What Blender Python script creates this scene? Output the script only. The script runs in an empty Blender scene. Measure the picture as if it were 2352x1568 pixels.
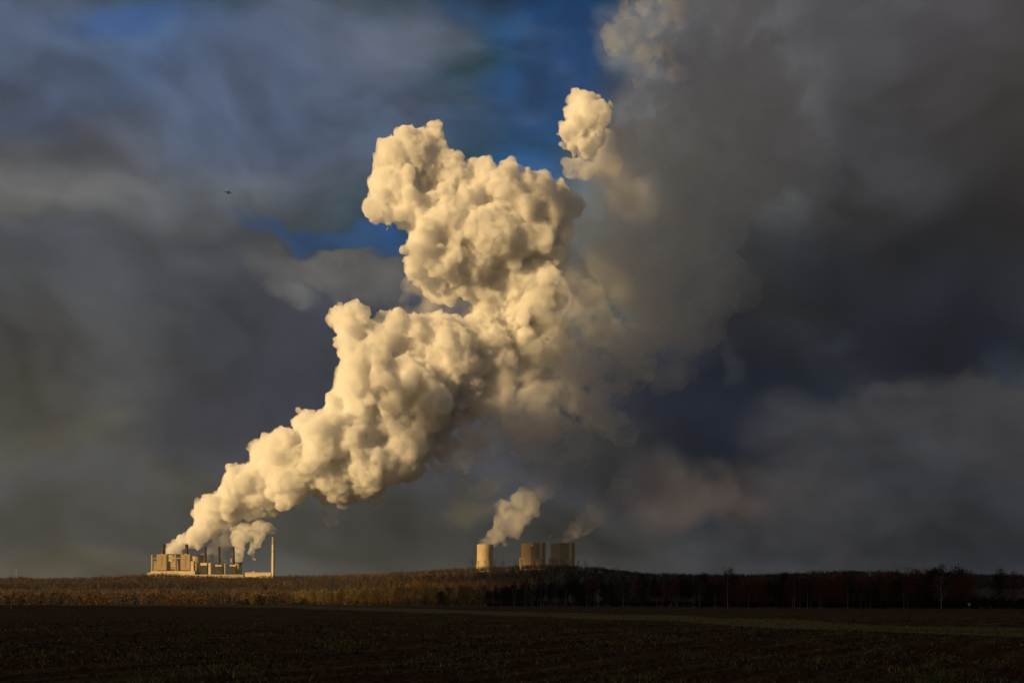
import bpy, bmesh, math, random
import numpy as np
from mathutils import Vector, Matrix
from mathutils import noise as mnoise

sc = bpy.context.scene
COL = sc.collection
F = 2286.7            # focal length in survey pixels (35 mm lens, 2352 wide)
HZ = 1387.0           # horizon row of the survey
EYE = 1.7
R = math.radians

# ------------------------------------------------------------------ camera
cam = bpy.data.cameras.new('camera')
camo = bpy.data.objects.new('camera', cam); COL.objects.link(camo)
cam.lens = 35; cam.sensor_width = 36; cam.shift_y = .2568
cam.clip_start = .1; cam.clip_end = 300000
camo.location = (0, 0, EYE); camo.rotation_euler = (R(90), 0, 0)
sc.camera = camo

# ------------------------------------------------------------------ sun
SUN_EL = R(14)
SUN_AZ = math.atan2(-.82, -.57)       # from +Y towards +X
SUN = Vector((math.sin(SUN_AZ)*math.cos(SUN_EL), math.cos(SUN_AZ)*math.cos(SUN_EL), math.sin(SUN_EL)))
sun = bpy.data.lights.new('sun', 'SUN'); suno = bpy.data.objects.new('sun', sun); COL.objects.link(suno)
sun.energy = 5; sun.color = (1, .66, .28); sun.angle = R(.5)
suno.rotation_euler = SUN.to_track_quat('Z', 'Y').to_euler()
suno.location = (-60, -60, 40)

# ------------------------------------------------------------------ render settings
sc.view_settings.view_transform = 'Standard'; sc.view_settings.look = 'None'
sc.view_settings.exposure = .42; sc.view_settings.gamma = 1
sc.cycles.use_denoising = True
sc.cycles.volume_bounces = 12; sc.cycles.max_bounces = 14
sc.cycles.diffuse_bounces = 3; sc.cycles.transparent_max_bounces = 64
sc.cycles.sample_clamp_indirect = 0

def lin(r, g=None, b=None):
    if g is None: r, g, b = r
    return tuple(((c/255)/12.92 if c <= 10.3 else (((c/255)+.055)/1.055)**2.4) for c in (r, g, b))

# ------------------------------------------------------------------ world: sky and cloud decks by direction
world = bpy.data.worlds.new('World'); sc.world = world; world.use_nodes = True
wt = world.node_tree; wn = wt.nodes; wl = wt.links
bg = wn['Background']; bg.inputs[1].default_value = .078
def N(t, **k):
    n = wn.new(t)
    for a, b in k.items(): setattr(n, a, b)
    return n
def put(sock, v):
    if hasattr(v, 'is_linked') or hasattr(v, 'links'): wl.new(v, sock)
    else: sock.default_value = v
def M(op, a, b=None, c=None, clamp=False):
    n = N('ShaderNodeMath', operation=op, use_clamp=clamp)
    put(n.inputs[0], a)
    if b is not None: put(n.inputs[1], b)
    if c is not None: put(n.inputs[2], c)
    return n.outputs[0]
def VM(op, a, b):
    n = N('ShaderNodeVectorMath', operation=op); put(n.inputs[0], a); put(n.inputs[1], b); return n.outputs[0]
tc = N('ShaderNodeTexCoord'); sep = N('ShaderNodeSeparateXYZ'); wl.new(tc.outputs['Generated'], sep.inputs[0])
X, Y, Z = sep.outputs
az = M('ARCTAN2', X, Y)
hyp = M('MAXIMUM', M('SQRT', M('ADD', M('MULTIPLY', X, X), M('MULTIPLY', Y, Y))), .02)
tanel = M('DIVIDE', Z, hyp)
cmb = N('ShaderNodeCombineXYZ'); wl.new(az, cmb.inputs[0]); wl.new(tanel, cmb.inputs[1]); P0 = cmb.outputs[0]
def ae(px, py):
    u = (px-1176)/F
    return math.atan(u), (HZ-py)/F/math.sqrt(1+u*u)
def wnoise(scale, detail, rough, stretch=(1, 1, 1), off=(0, 0, 0), dist=0, src=None):
    mp = N('ShaderNodeMapping'); mp.inputs['Scale'].default_value = stretch; mp.inputs['Location'].default_value = off
    wl.new(src or P0, mp.inputs[0])
    n = N('ShaderNodeTexNoise'); n.inputs['Scale'].default_value = scale; n.inputs['Detail'].default_value = detail
    n.inputs['Roughness'].default_value = rough; n.inputs['Distortion'].default_value = dist
    wl.new(mp.outputs[0], n.inputs['Vector']); return n
def warped(src, scale, amp, detail=4, rough=.55, off=(0, 0, 0)):
    n = wnoise(scale, detail, rough, off=off, src=src)
    v = VM('SUBTRACT', n.outputs['Color'], (.5, .5, .5)); v = VM('MULTIPLY', v, (amp, amp, 0)); return VM('ADD', src, v)
WS = warped(P0, 5, .13, 3, .5)                      # broad, soft
WM = warped(warped(P0, 7, .09, 3, .5, (3, 1, 0)), 26, .045, 6, .62, (1, 2, 0))   # ragged
WP = warped(warped(P0, 11, .05, 2, .5, (8, 1, 0)), 40, .03, 5, .6, (1, 7, 0))    # crisp
def blob(prev, px, py, rx, ry, col, op=1., rot=0, w='S', hard=0.):
    """one cloud bank: an ellipse of directions with a warped edge"""
    a, e = ae(px, py)
    mp = N('ShaderNodeMapping', vector_type='TEXTURE')
    mp.inputs['Location'].default_value = (a, e, 0); mp.inputs['Rotation'].default_value = (0, 0, R(rot))
    mp.inputs['Scale'].default_value = (rx/F, ry/F, 1)
    wl.new({'S': WS, 'M': WM, 'P': WP}[w], mp.inputs[0])
    g = N('ShaderNodeTexGradient', gradient_type='SPHERICAL'); wl.new(mp.outputs[0], g.inputs[0])
    r = N('ShaderNodeMapRange', interpolation_type='SMOOTHSTEP'); wl.new(g.outputs['Fac'], r.inputs['Value'])
    r.inputs['From Min'].default_value = 0; r.inputs['From Max'].default_value = max(.04, .75*(1-hard)); r.inputs['To Max'].default_value = op
    m = N('ShaderNodeMix', data_type='RGBA'); wl.new(r.outputs[0], m.inputs['Factor'])
    wl.new(prev, m.inputs[6]); q = lin(col); m.inputs[7].default_value = (q[0]*9.2, q[1]*10., q[2]*10.5, 1)
    return m.outputs[2]
skyt = N('ShaderNodeTexSky', sky_type='NISHITA'); skyt.sun_disc = False; skyt.sun_elevation = SUN_EL; skyt.sun_rotation = SUN_AZ
skyt.dust_density = .3; skyt.ozone_density = 3
hs = N('ShaderNodeMix', data_type='RGBA', blend_type='MULTIPLY'); hs.inputs['Factor'].default_value = 1
wl.new(skyt.outputs[0], hs.inputs[6]); hs.inputs[7].default_value = (.004, .21, .17, 1)
# thin veil over the open sky
cur = hs.outputs[2]
veil = wnoise(6, 6, .6, (1, 2.2, 1), (4, 0, 0), .3)
vr = N('ShaderNodeMapRange', interpolation_type='SMOOTHSTEP'); wl.new(veil.outputs[0], vr.inputs['Value'])
vr.inputs['From Min'].default_value = .42; vr.inputs['From Max'].default_value = .75; vr.inputs['To Max'].default_value = .45
vm = N('ShaderNodeMix', data_type='RGBA'); wl.new(vr.outputs[0], vm.inputs['Factor']); wl.new(cur, vm.inputs[6])
vm.inputs[7].default_value = (*[c*10 for c in lin(80, 98, 125)], 1); cur = vm.outputs[2]
# the sky everywhere outside the open blue gap is overcast: cover mask by azimuth/elevation away from the gap
cover = N('ShaderNodeMapRange', interpolation_type='SMOOTHSTEP')
dist = N('ShaderNodeVectorMath', operation='DISTANCE'); wl.new(WS, dist.inputs[0]); dist.inputs[1].default_value = (*ae(880, 40), 0)
wl.new(dist.outputs['Value'], cover.inputs['Value']); cover.inputs['From Min'].default_value = .20; cover.inputs['From Max'].default_value = .36
cm = N('ShaderNodeMix', data_type='RGBA'); wl.new(cover.outputs[0], cm.inputs['Factor']); wl.new(cur, cm.inputs[6])
cm.inputs[7].default_value = (*[c*10 for c in lin(66, 68, 74)], 1); cur = cm.outputs[2]
LAYERS = [
 # px, py, rx, ry, colour, opacity, rot, warp, hardness
 (-60, 300, 420, 420, (88, 94, 108), .9), (0, 100, 300, 260, (84, 95, 116), .85), (560, 190, 600, 230, (68, 84, 110), .8, -12), (480, 70, 420, 110, (56, 82, 118), .6),
 (700, 110, 420, 230, (86, 91, 106), .8, -30, 'S'), (900, 110, 330, 150, (88, 93, 106), .75, -35, 'S'), (760, 300, 420, 230, (66, 76, 94), .9),
 (330, 470, 620, 230, (84, 86, 92), .95, -14), (60, 430, 330, 170, (112, 108, 102), .8, -10), (280, 640, 700, 230, (66, 70, 78), .95, -8),
 (500, 460, 300, 90, (96, 98, 102), .5, -30), (230, 330, 330, 90, (98, 98, 104), .5, -35),
 (300, 900, 900, 330, (62, 65, 69), 1), (700, 830, 480, 260, (52, 56, 66), 1, 0, 'S'), (900, 700, 420, 150, (58, 62, 72), 1),
 (800, 640, 260, 60, (96, 92, 90), .9, 6, 'M', .3), (640, 665, 70, 34, (120, 115, 110), .5, 20, 'M', .0), (760, 615, 110, 26, (120, 115, 108), .5, 10, 'M'),
 (800, 572, 330, 34, (32, 74, 116), .9, 6, 'M', .2), (870, 548, 90, 40, (24, 82, 138), .8, 8, 'M', .1),
 (560, 950, 360, 130, (47, 50, 62), .9, -12), (170, 800, 300, 160, (68, 68, 70), .7), (170, 1000, 140, 45, (92, 84, 72), .8, -20, 'M'),
 (80, 960, 330, 130, (74, 74, 70), .7), (300, 1190, 900, 150, (55, 57, 58), .95), (100, 1330, 600, 80, (80, 76, 64), .85, 0),
 (900, 1230, 700, 170, (54, 55, 54), .95), (900, 1330, 800, 70, (70, 69, 66), .8), (480, 1110, 300, 60, (68, 66, 60), .5, 20),
 # right-hand dark mass
 (1950, 250, 760, 560, (70, 69, 74), 1, -10, 'M', .45), (1640, 300, 330, 330, (90, 88, 90), .95, 0, 'M', .3), (1560, 480, 360, 300, (92, 92, 88), .98, 0, 'S', .3),
 (1700, 90, 330, 170, (88, 86, 90), .9, -20, 'M', .2), (2330, 420, 480, 400, (36, 36, 41), 1), (2340, 100, 380, 330, (52, 50, 56), .85),
 (1950, 480, 330, 150, (76, 75, 77), .8, -20, 'M'), (1450, 700, 330, 230, (86, 84, 76), .95), (1720, 640, 330, 190, (62, 63, 65), .9),
 (2150, 640, 560, 260, (31, 33, 38), .97, -10), (1900, 760, 440, 250, (31, 35, 42), .95, 0, 'S'), (1650, 900, 420, 230, (40, 43, 50), .95),
 (1500, 1060, 460, 200, (40, 43, 50), .95, 14), (1720, 980, 520, 220, (26, 31, 42), 1, 26), (2000, 620, 520, 150, (30, 33, 42), .8, 20), (2180, 790, 380, 150, (17, 24, 37), .97, 4),
 (2150, 1080, 460, 190, (60, 58, 61), 1, 10, 'M', .45), (2330, 980, 260, 120, (64, 61, 62), .7, 10, 'M'), (1800, 1190, 560, 100, (66, 61, 60), .95, 16, 'M', .3), (2150, 960, 420, 70, (66, 63, 64), .7, 4, 'M', .3),
 (1600, 1170, 190, 70, (88, 74, 68), .85, 6, 'M', .2), (2000, 1240, 700, 110, (58, 56, 57), .95), (1750, 1350, 1000, 80, (64, 62, 62), .8),
 (2400, 1300, 420, 150, (45, 44, 48), .8), (1560, 1130, 120, 40, (84, 72, 66), .6, 30, 'M'),
 (1690, 860, 30, 75, (62, 64, 72), .5, -20, 'M'), (1960, 800, 60, 30, (52, 60, 74), .4, 20, 'M'), (2060, 905, 120, 26, (76, 72, 74), .5, 5, 'P'),
 (2320, 870, 46, 60, (44, 50, 62), .8, 0, 'M'),
 (1320, 1230, 330, 120, (58, 57, 54), .9), (1090, 1150, 110, 50, (84, 74, 62), .85, -6, 'M', .2), (1130, 1080, 70, 34, (82, 74, 66), .8, -12, 'M', .3),
 (1055, 1085, 26, 44, (74, 70, 60), .7, 10, 'M'), (1340, 1020, 200, 90, (58, 57, 55), .7, -8, 'M'),
 # open blue gap carved between the banks, then the lit rim of the right bank
 (1270, 50, 190, 150, (0, 58, 106), .85, 0, 'M'), (1110, 20, 150, 70, (20, 66, 110), .5, 0, 'M'), (1300, 180, 170, 170, (2, 62, 110), .8, 0, 'M'), (1190, 250, 150, 140, (14, 70, 118), .7, 0, 'M'), (1060, 300, 120, 60, (40, 74, 112), .45, 0, 'M'), (1200, 360, 140, 60, (16, 76, 122), .85, 0, 'M', .2),
 (1150, 40, 90, 60, (40, 76, 112), .5, 0, 'M'), (280, 20, 190, 60, (14, 66, 120), .75, -14, 'S', .1), (1560, 195, 70, 34, (38, 76, 116), .8, 20, 'M', .2),
 (1460, 80, 110, 100, (122, 120, 118), .85, -10, 'P', .3), (1530, 30, 130, 110, (108, 106, 106), .9, -10, 'P', .2), (1520, 130, 110, 80, (112, 108, 106), .8, 10, 'P', .2),
 (1620, 110, 150, 150, (92, 90, 94), .8, 0, 'M', .2), (1470, 260, 90, 60, (100, 98, 98), .9, 20, 'P', .4),
 (330, 140, 760, 330, (76, 98, 134), .38, 0, 'S'), (2080, 620, 640, 460, (24, 28, 36), .5, -8, 'S'), (1700, 330, 360, 360, (66, 66, 70), .4, 0, 'S'), (2300, 1180, 500, 200, (46, 46, 50), .5, 0, 'S'),
]
for L in LAYERS:
    L = list(L)+[None]*(9-len(L))
    cur = blob(cur, L[0], L[1], L[2], L[3], L[4], L[5], -(L[6] or 0), L[7] or 'S', L[8] or 0.)
# thin cirrus drawn over everything, strongest over the open sky
v2 = wnoise(9, 8, .6, (.7, 2.0, 1), (6, 1, 0), .5); v2r = N('ShaderNodeMapRange', interpolation_type='SMOOTHSTEP'); wl.new(v2.outputs[0], v2r.inputs['Value'])
v2r.inputs['From Min'].default_value = .45; v2r.inputs['From Max'].default_value = .72; v2r.inputs['To Max'].default_value = .38
dv = N('ShaderNodeVectorMath', operation='DISTANCE'); wl.new(WS, dv.inputs[0]); dv.inputs[1].default_value = (*ae(1080, 200), 0)
dr = N('ShaderNodeMapRange', interpolation_type='SMOOTHSTEP'); wl.new(dv.outputs['Value'], dr.inputs['Value']); dr.inputs['From Min'].default_value = .08; dr.inputs['From Max'].default_value = .34; dr.inputs['To Min'].default_value = 1; dr.inputs['To Max'].default_value = 0
vm2 = N('ShaderNodeMix', data_type='RGBA'); wl.new(M('MULTIPLY', v2r.outputs[0], dr.outputs[0]), vm2.inputs['Factor']); wl.new(cur, vm2.inputs[6])
vm2.inputs[7].default_value = (*[c*10 for c in lin(84, 104, 130)], 1); cur = vm2.outputs[2]
# cloud texture: broad rolls and fine wisps
rotm = N('ShaderNodeMapping'); rotm.inputs['Rotation'].default_value = (0, 0, R(38)); wl.new(WS, rotm.inputs[0])
t3 = wnoise(13, 6, .5, (1, 1.3, 1), (3, 3, 0), .3, rotm.outputs[0])
t1 = wnoise(7, 6, .5, (1, 1.4, 1), (2, 5, 0), .2, WS); t2 = wnoise(3.2, 4, .55, (1, 1.8, 1), (9, 0, 0), .3)
mul = M('ADD', M('MULTIPLY', M('SUBTRACT', t1.outputs[0], .5), 1.7), M('ADD', M('MULTIPLY', M('SUBTRACT', t2.outputs[0], .5), .9), 1.0))
mul = M('MAXIMUM', M('ADD', mul, M('MULTIPLY', M('SUBTRACT', t3.outputs[0], .5), 1.1)), .35)
tm = N('ShaderNodeVectorMath', operation='SCALE'); wl.new(cur, tm.inputs[0]); wl.new(mul, tm.inputs['Scale'])
wl.new(tm.outputs[0], bg.inputs[0])
world.cycles.sampling_method = 'MANUAL'; world.cycles.sample_map_resolution = 512

# ------------------------------------------------------------------ helpers
def tag(o, label=None, cat=None, group=None, kind=None):
    if label: o['label'] = label
    if cat: o['category'] = cat
    if group: o['group'] = group
    if kind: o['kind'] = kind
    return o
def empty(name, loc, rz=0):
    o = bpy.data.objects.new(name, None); COL.objects.link(o); o.location = loc; o.rotation_euler[2] = rz; o.empty_display_size = 5; return o
def mesh_np(name, V, Fc, mat, parent=None, smooth=False, col=None, loc=None):
    V = np.asarray(V, dtype=np.float64); Fc = np.asarray(Fc, dtype=np.int64)
    me = bpy.data.meshes.new(name); k = Fc.shape[1]
    me.vertices.add(len(V)); me.vertices.foreach_set('co', V.ravel())
    me.loops.add(Fc.size); me.loops.foreach_set('vertex_index', Fc.ravel())
    me.polygons.add(len(Fc)); me.polygons.foreach_set('loop_start', np.arange(0, Fc.size, k))
    me.update(calc_edges=True)
    if col is not None:
        at = me.color_attributes.new('tint', 'FLOAT_COLOR', 'POINT')
        c4 = np.ones((len(V), 4)); c4[:, :3] = col; at.data.foreach_set('color', c4.ravel())
    if smooth: me.polygons.foreach_set('use_smooth', [True]*len(Fc))
    me.materials.append(mat)
    o = bpy.data.objects.new(name, me); COL.objects.link(o)
    if parent: o.parent = parent
    if loc is not None: o.location = loc
    return o
class MB:
    """collects quads/tris into one mesh"""
    def __init__(s): s.v = []; s.f = []
    def box(s, x0, x1, y0, y1, z0, z1):
        n = len(s.v); s.v += [(x0,y0,z0),(x1,y0,z0),(x1,y1,z0),(x0,y1,z0),(x0,y0,z1),(x1,y0,z1),(x1,y1,z1),(x0,y1,z1)]
        s.f += [(n,n+3,n+2,n+1),(n+4,n+5,n+6,n+7),(n,n+1,n+5,n+4),(n+1,n+2,n+6,n+5),(n+2,n+3,n+7,n+6),(n+3,n,n+4,n+7)]; return s
    def lathe(s, prof, seg=32, cx=0, cy=0, cap=True):
        n = len(s.v)
        for r, z in prof:
            for k in range(seg):
                a = 2*math.pi*k/seg; s.v.append((cx+r*math.cos(a), cy+r*math.sin(a), z))
        for i in range(len(prof)-1):
            for k in range(seg):
                k2 = (k+1) % seg; s.f.append((n+i*seg+k, n+i*seg+k2, n+(i+1)*seg+k2, n+(i+1)*seg+k))
        if cap: s.f.append(tuple(n+(len(prof)-1)*seg+k for k in range(seg)))
        return s
    def tube(s, pts, seg=5):
        n = len(s.v); prev = None
        for i, (p, r) in enumerate(pts):
            p = Vector(p); q = Vector(pts[min(i+1, len(pts)-1)][0])-Vector(pts[max(i-1, 0)][0])
            d = q.normalized() if q.length > 0 else Vector((0, 0, 1)); a = d.orthogonal().normalized() if prev is None else (prev-d*prev.dot(d)).normalized(); prev = a; b = d.cross(a)
            for k in range(seg):
                t = 2*math.pi*k/seg; s.v.append(tuple(p+(a*math.cos(t)+b*math.sin(t))*r))
        for i in range(len(pts)-1):
            for k in range(seg):
                k2 = (k+1) % seg; s.f.append((n+i*seg+k, n+i*seg+k2, n+(i+1)*seg+k2, n+(i+1)*seg+k))
        return s
    def build(s, name, mat, parent=None, smooth=False, loc=None):
        me = bpy.data.meshes.new(name); me.from_pydata(s.v, [], s.f); me.materials.append(mat)
        if smooth: me.polygons.foreach_set('use_smooth', [True]*len(me.polygons))
        me.update(); o = bpy.data.objects.new(name, me); COL.objects.link(o)
        if parent: o.parent = parent
        if loc is not None: o.location = loc
        return o
def P(px, py, D): return Vector(((px-1176)/F*D, D, EYE+(HZ-py)/F*D))

# ------------------------------------------------------------------ materials
def mat(name, base, rough=.9, spec=.2, var=.15, scale=.5, second=None, stretch=(1, 1, 1), bump=0, thr=None, attr=None):
    m = bpy.data.materials.new(name); m.use_nodes = True; t = m.node_tree; n = t.nodes; l = t.links
    b = n['Principled BSDF']; b.inputs['Roughness'].default_value = rough; b.inputs['Specular IOR Level'].default_value = spec
    g = n.new('ShaderNodeNewGeometry'); mp = n.new('ShaderNodeMapping'); mp.inputs['Scale'].default_value = stretch; l.new(g.outputs['Position'], mp.inputs[0])
    nz = n.new('ShaderNodeTexNoise'); nz.inputs['Scale'].default_value = scale; nz.inputs['Detail'].default_value = 6; nz.inputs['Roughness'].default_value = .65
    l.new(mp.outputs[0], nz.inputs['Vector'])
    mx = n.new('ShaderNodeMix'); mx.data_type = 'RGBA'
    r = n.new('ShaderNodeMapRange'); l.new(nz.outputs[0], r.inputs[0]); lo, hi = thr or (.3, .7); r.inputs[1].default_value = lo; r.inputs[2].default_value = hi
    l.new(r.outputs[0], mx.inputs[0])
    if attr:
        a = n.new('ShaderNodeAttribute'); a.attribute_name = attr
        for i, f in ((6, 1-var), (7, 1+var)):
            s = n.new('ShaderNodeVectorMath'); s.operation = 'SCALE'; l.new(a.outputs['Color'], s.inputs[0]); s.inputs['Scale'].default_value = f; l.new(s.outputs[0], mx.inputs[i])
    else:
        c2 = second or tuple(min(1, c*(1+var)) for c in base); c1 = base if second else tuple(c*(1-var) for c in base)
        mx.inputs[6].default_value = (*c1, 1); mx.inputs[7].default_value = (*c2, 1)
    l.new(mx.outputs[2], b.inputs['Base Color'])
    if bump:
        bp = n.new('ShaderNodeBump'); bp.inputs['Distance'].default_value = bump; l.new(nz.outputs[0], bp.inputs['Height']); l.new(bp.outputs[0], b.inputs['Normal'])
    return m
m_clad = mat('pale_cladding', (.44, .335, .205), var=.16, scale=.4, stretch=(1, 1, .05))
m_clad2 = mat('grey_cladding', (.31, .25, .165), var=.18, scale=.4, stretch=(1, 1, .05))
m_white = mat('light_render', (.60, .48, .32), var=.12, scale=.05)
m_conc = mat('concrete', (.40, .32, .21), var=.2, scale=.03, stretch=(1, 1, .4))
m_green = mat('green_steelwork', (.10, .105, .075), var=.5, scale=.12, stretch=(.6, 1, 2.5))
m_dark = mat('dark_band', (.055, .05, .045), var=.2)
m_brick = mat('dark_red_chimney', (.07, .032, .028), var=.25, scale=.2)
m_soot = mat('sooty_top', (.03, .026, .026), var=.2)
m_steel = mat('galvanised_steel', (.35, .33, .28), rough=.5, spec=.5, var=.1)
m_bark = mat('bark', (.055, .045, .032), var=.3, scale=3)
m_birch = mat('birch_bark', (.62, .56, .44), second=(.08, .07, .06), scale=2.5, stretch=(.5, .5, 2), thr=(.45, .75))
m_tint = mat('foliage', (.1, .1, .1), attr='tint', var=.25, scale=.5, spec=.05)
m_paint_w = mat('white_paint', (.8, .8, .8), rough=.4, var=.03)
m_paint_g = mat('green_paint', (.03, .22, .10), rough=.4, var=.05)

# ------------------------------------------------------------------ terrain
RX = [-600, 0, 40, 100, 200, 300, 370, 430, 560, 640, 800, 900, 1000, 1100, 1200, 1300, 1400, 1440, 1500, 1600, 1700, 1850, 1960, 2020, 2090, 2352, 3000]
RY = [1326, 1326, 1322, 1327, 1325, 1321, 1317, 1321, 1325, 1320, 1316, 1311, 1306, 1302, 1298, 1297, 1303, 1310, 1313, 1314, 1316, 1313, 1310, 1312, 1316, 1317, 1317]
def ridge_z(u): return EYE+(HZ-np.interp(1176+np.clip(u, -1.2, 1.2)*F, RX, RY))/F*3000-15
def ground_z(x, y):
    x = np.asarray(x, float); y = np.asarray(y, float)
    D = np.hypot(x, y); Dy = np.maximum(y, 1e-3); u = np.where(y > 0, x/Dy, np.sign(x)*1.2); u = np.clip(u, -1.2, 1.2)
    Y_ = np.where((y > 0) & (np.abs(x/Dy) < 1.2), y, D)
    rz = ridge_z(u); und = 3.0*np.sin(x/170+1.3)*np.sin(Y_/210)
    crest = 1.55*np.clip((-u-.03)/.2, 0, 1)*np.interp(Y_, [150, 420, 520, 700, 900, 1100], [0, 1, 1, .6, 0, 0])
    z = np.interp(Y_, [0, 930, 1060, 1200, 1600, 1900], [0, 0, -2, 1, 18, 29])+crest
    t = np.clip((Y_-1900)/1100, 0, 1); t = t*t*(3-2*t)*.6+t*.4
    z = np.where(Y_ > 1900, 29+(rz-29)*t, z)
    t2 = np.clip((Y_-3000)/2000, 0, 1); z = np.where(Y_ > 3000, rz+(137-rz)*t2, z)
    z = z+und*np.clip((Y_-1000)/600, 0, 1)*np.clip((4200-Y_)/800, 0, 1)
    micro = .05*np.sin(x*.33+y*.21)+.06*np.sin(x*.09-y*.13)+.05*np.sin(y*.047+x*.02)
    return z+micro*np.clip((900-Y_)/100, 0, 1)
def polar(name, D, mat_, azs=None):
    if azs is None:
        azs = np.concatenate([np.arange(-34, 34.01, .2), np.arange(38, 326, 4)])
    a = np.radians(azs); D = np.asarray(D)
    # constant depth rows in front of the camera, circles elsewhere
    rr = np.where(np.abs(azs) <= 34.01, 1/np.cos(a), 1.0)
    xs = np.outer(D, np.sin(a)*rr); ys = np.outer(D, np.cos(a)*rr)
    zs = ground_z(xs, ys); V = np.stack([xs, ys, zs], -1).reshape(-1, 3)
    nA = len(a); i, j = np.meshgrid(np.arange(len(D)-1), np.arange(nA), indexing='ij'); j2 = (j+1) % nA
    Fc = np.stack([i*nA+j, i*nA+j2, (i+1)*nA+j2, (i+1)*nA+j], -1).reshape(-1, 4)[:, ::-1]
    return mesh_np(name, V, Fc, mat_, smooth=True)
# soil: dark ploughed earth with stubble rows and weeds
def field_mat():
    m = bpy.data.materials.new('ploughed_soil'); m.use_nodes = True; t = m.node_tree; n = t.nodes; l = t.links; b = n['Principled BSDF']
    b.inputs['Roughness'].default_value = 1; b.inputs['Specular IOR Level'].default_value = .05
    g = n.new('ShaderNodeNewGeometry'); mp = n.new('ShaderNodeMapping'); mp.inputs['Rotation'].default_value = (0, 0, R(33)); l.new(g.outputs['Position'], mp.inputs[0])
    def noise(sc_, de, st=(1, 1, 1)):
        q = n.new('ShaderNodeMapping'); q.inputs['Scale'].default_value = st; l.new(mp.outputs[0], q.inputs[0])
        x = n.new('ShaderNodeTexNoise'); x.inputs['Scale'].default_value = sc_; x.inputs['Detail'].default_value = de; x.inputs['Roughness'].default_value = .7; l.new(q.outputs[0], x.inputs['Vector']); return x.outputs[0]
    def rng(s, lo, hi, o=1):
        x = n.new('ShaderNodeMapRange'); l.new(s, x.inputs[0]); x.inputs[1].default_value = lo; x.inputs[2].default_value = hi; x.inputs[4].default_value = o; return x.outputs[0]
    def mix(f, a, c):
        x = n.new('ShaderNodeMix'); x.data_type = 'RGBA'; l.new(f, x.inputs[0])
        if isinstance(a, tuple): x.inputs[6].default_value = (*a, 1)
        else: l.new(a, x.inputs[6])
        x.inputs[7].default_value = (*c, 1); return x.outputs[2]
    c = mix(rng(noise(2.2, 8), .35, .7), (.045, .016, .007), (.12, .045, .020))
    c = mix(rng(noise(.5, 9, (1.6, .07, 1)), .49, .60, .9), c, (.13, .095, .03))     # stubble rows
    c = mix(rng(noise(1.6, 9, (1, .35, 1)), .58, .72, .8), c, (.075, .085, .02))      # weeds
    c = mix(rng(noise(.045, 6, (1.6, .35, 1)), .55, .72, .5), c, (.10, .07, .025))
    l.new(c, b.inputs['Base Color'])
    bp = n.new('ShaderNodeBump'); bp.inputs['Distance'].default_value = .12; l.new(noise(3.5, 8), bp.inputs['Height']); l.new(bp.outputs[0], b.inputs['Normal'])
    return m
m_field = field_mat()
m_hill = mat('leaf_litter', (.06, .042, .024), second=(.035, .035, .016), scale=.02)
m_meadow = mat('meadow_grass', (.05, .10, .025), var=.25, scale=.05)
m_grass = mat('grass_green', (.10, .088, .016), second=(.19, .15, .035), scale=1.5, stretch=(1, 1, 1), var=.3)
fieldo = polar('field', np.concatenate([[.5, 4, 8], np.geomspace(10, 940, 160)]), m_field); tag(fieldo, 'dark ploughed field with stubble rows and weeds', 'field', kind='structure')
hills = polar('hills', np.concatenate([[940], np.linspace(980, 4800, 90), [5300, 6000, 7000]]), m_hill); tag(hills, 'wooded hills rising behind the field', 'hills', kind='structure')
# green strip running through the field
NE = [(120, 8), (60, 24), (33, 38), (22, 47), (19.7, 86), (0, 150), (-27, 222), (-75, 300), (-190, 400)]
FE = [(140, 20), (75, 45), (45, 62), (34, 68), (28.7, 125), (0, 250), (-52, 380), (-110, 440), (-205, 455)]
def along(pts, n):
    p = np.array(pts, float); s = np.concatenate([[0], np.cumsum(np.hypot(*np.diff(p, axis=0).T))]); s /= s[-1]; t = np.linspace(0, 1, n)
    k = np.ones(9)/9
    q = np.stack([np.interp(t, s, p[:, 0]), np.interp(t, s, p[:, 1])], 1)
    for c in (0, 1): q[:, c] = np.convolve(np.pad(q[:, c], 4, 'edge'), k, 'valid')
    return q
A, B = along(NE, 120), along(FE, 120)
rows = []
nr = np.random.RandomState(5)
ja = nr.normal(0, .5, 120); jb = nr.normal(0, .7, 120)
for k in range(13):
    f = k/12; q = A*(1-f)+B*f
    if k == 0: q[:, 1] += ja
    if k == 12: q[:, 1] += jb
    rows.append(np.column_stack([q, ground_z(q[:, 0], q[:, 1])+.03]))
Vs = np.concatenate(rows); i, j = np.meshgrid(np.arange(12), np.arange(119), indexing='ij')
strip = mesh_np('grass_strip', Vs, np.stack([i*120+j, (i+1)*120+j, (i+1)*120+j+1, i*120+j+1], -1).reshape(-1, 4), m_grass, smooth=True)
tag(strip, 'narrow green grass strip crossing the ploughed field', 'grass strip', kind='structure')
# meadow on the first rise
mx_, my_ = np.meshgrid(np.linspace(-420, 60, 60), np.linspace(1500, 1840, 14), indexing='ij')
mz = ground_z(mx_, my_)+.6; Vs = np.stack([mx_, my_, mz], -1).reshape(-1, 3); i, j = np.meshgrid(np.arange(59), np.arange(13), indexing='ij')
mead = mesh_np('meadow', Vs, np.stack([i*14+j, (i+1)*14+j, (i+1)*14+j+1, i*14+j+1], -1).reshape(-1, 4), m_meadow, smooth=True)
tag(mead, 'thin bright green meadow between the woods', 'meadow', kind='structure')

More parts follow.
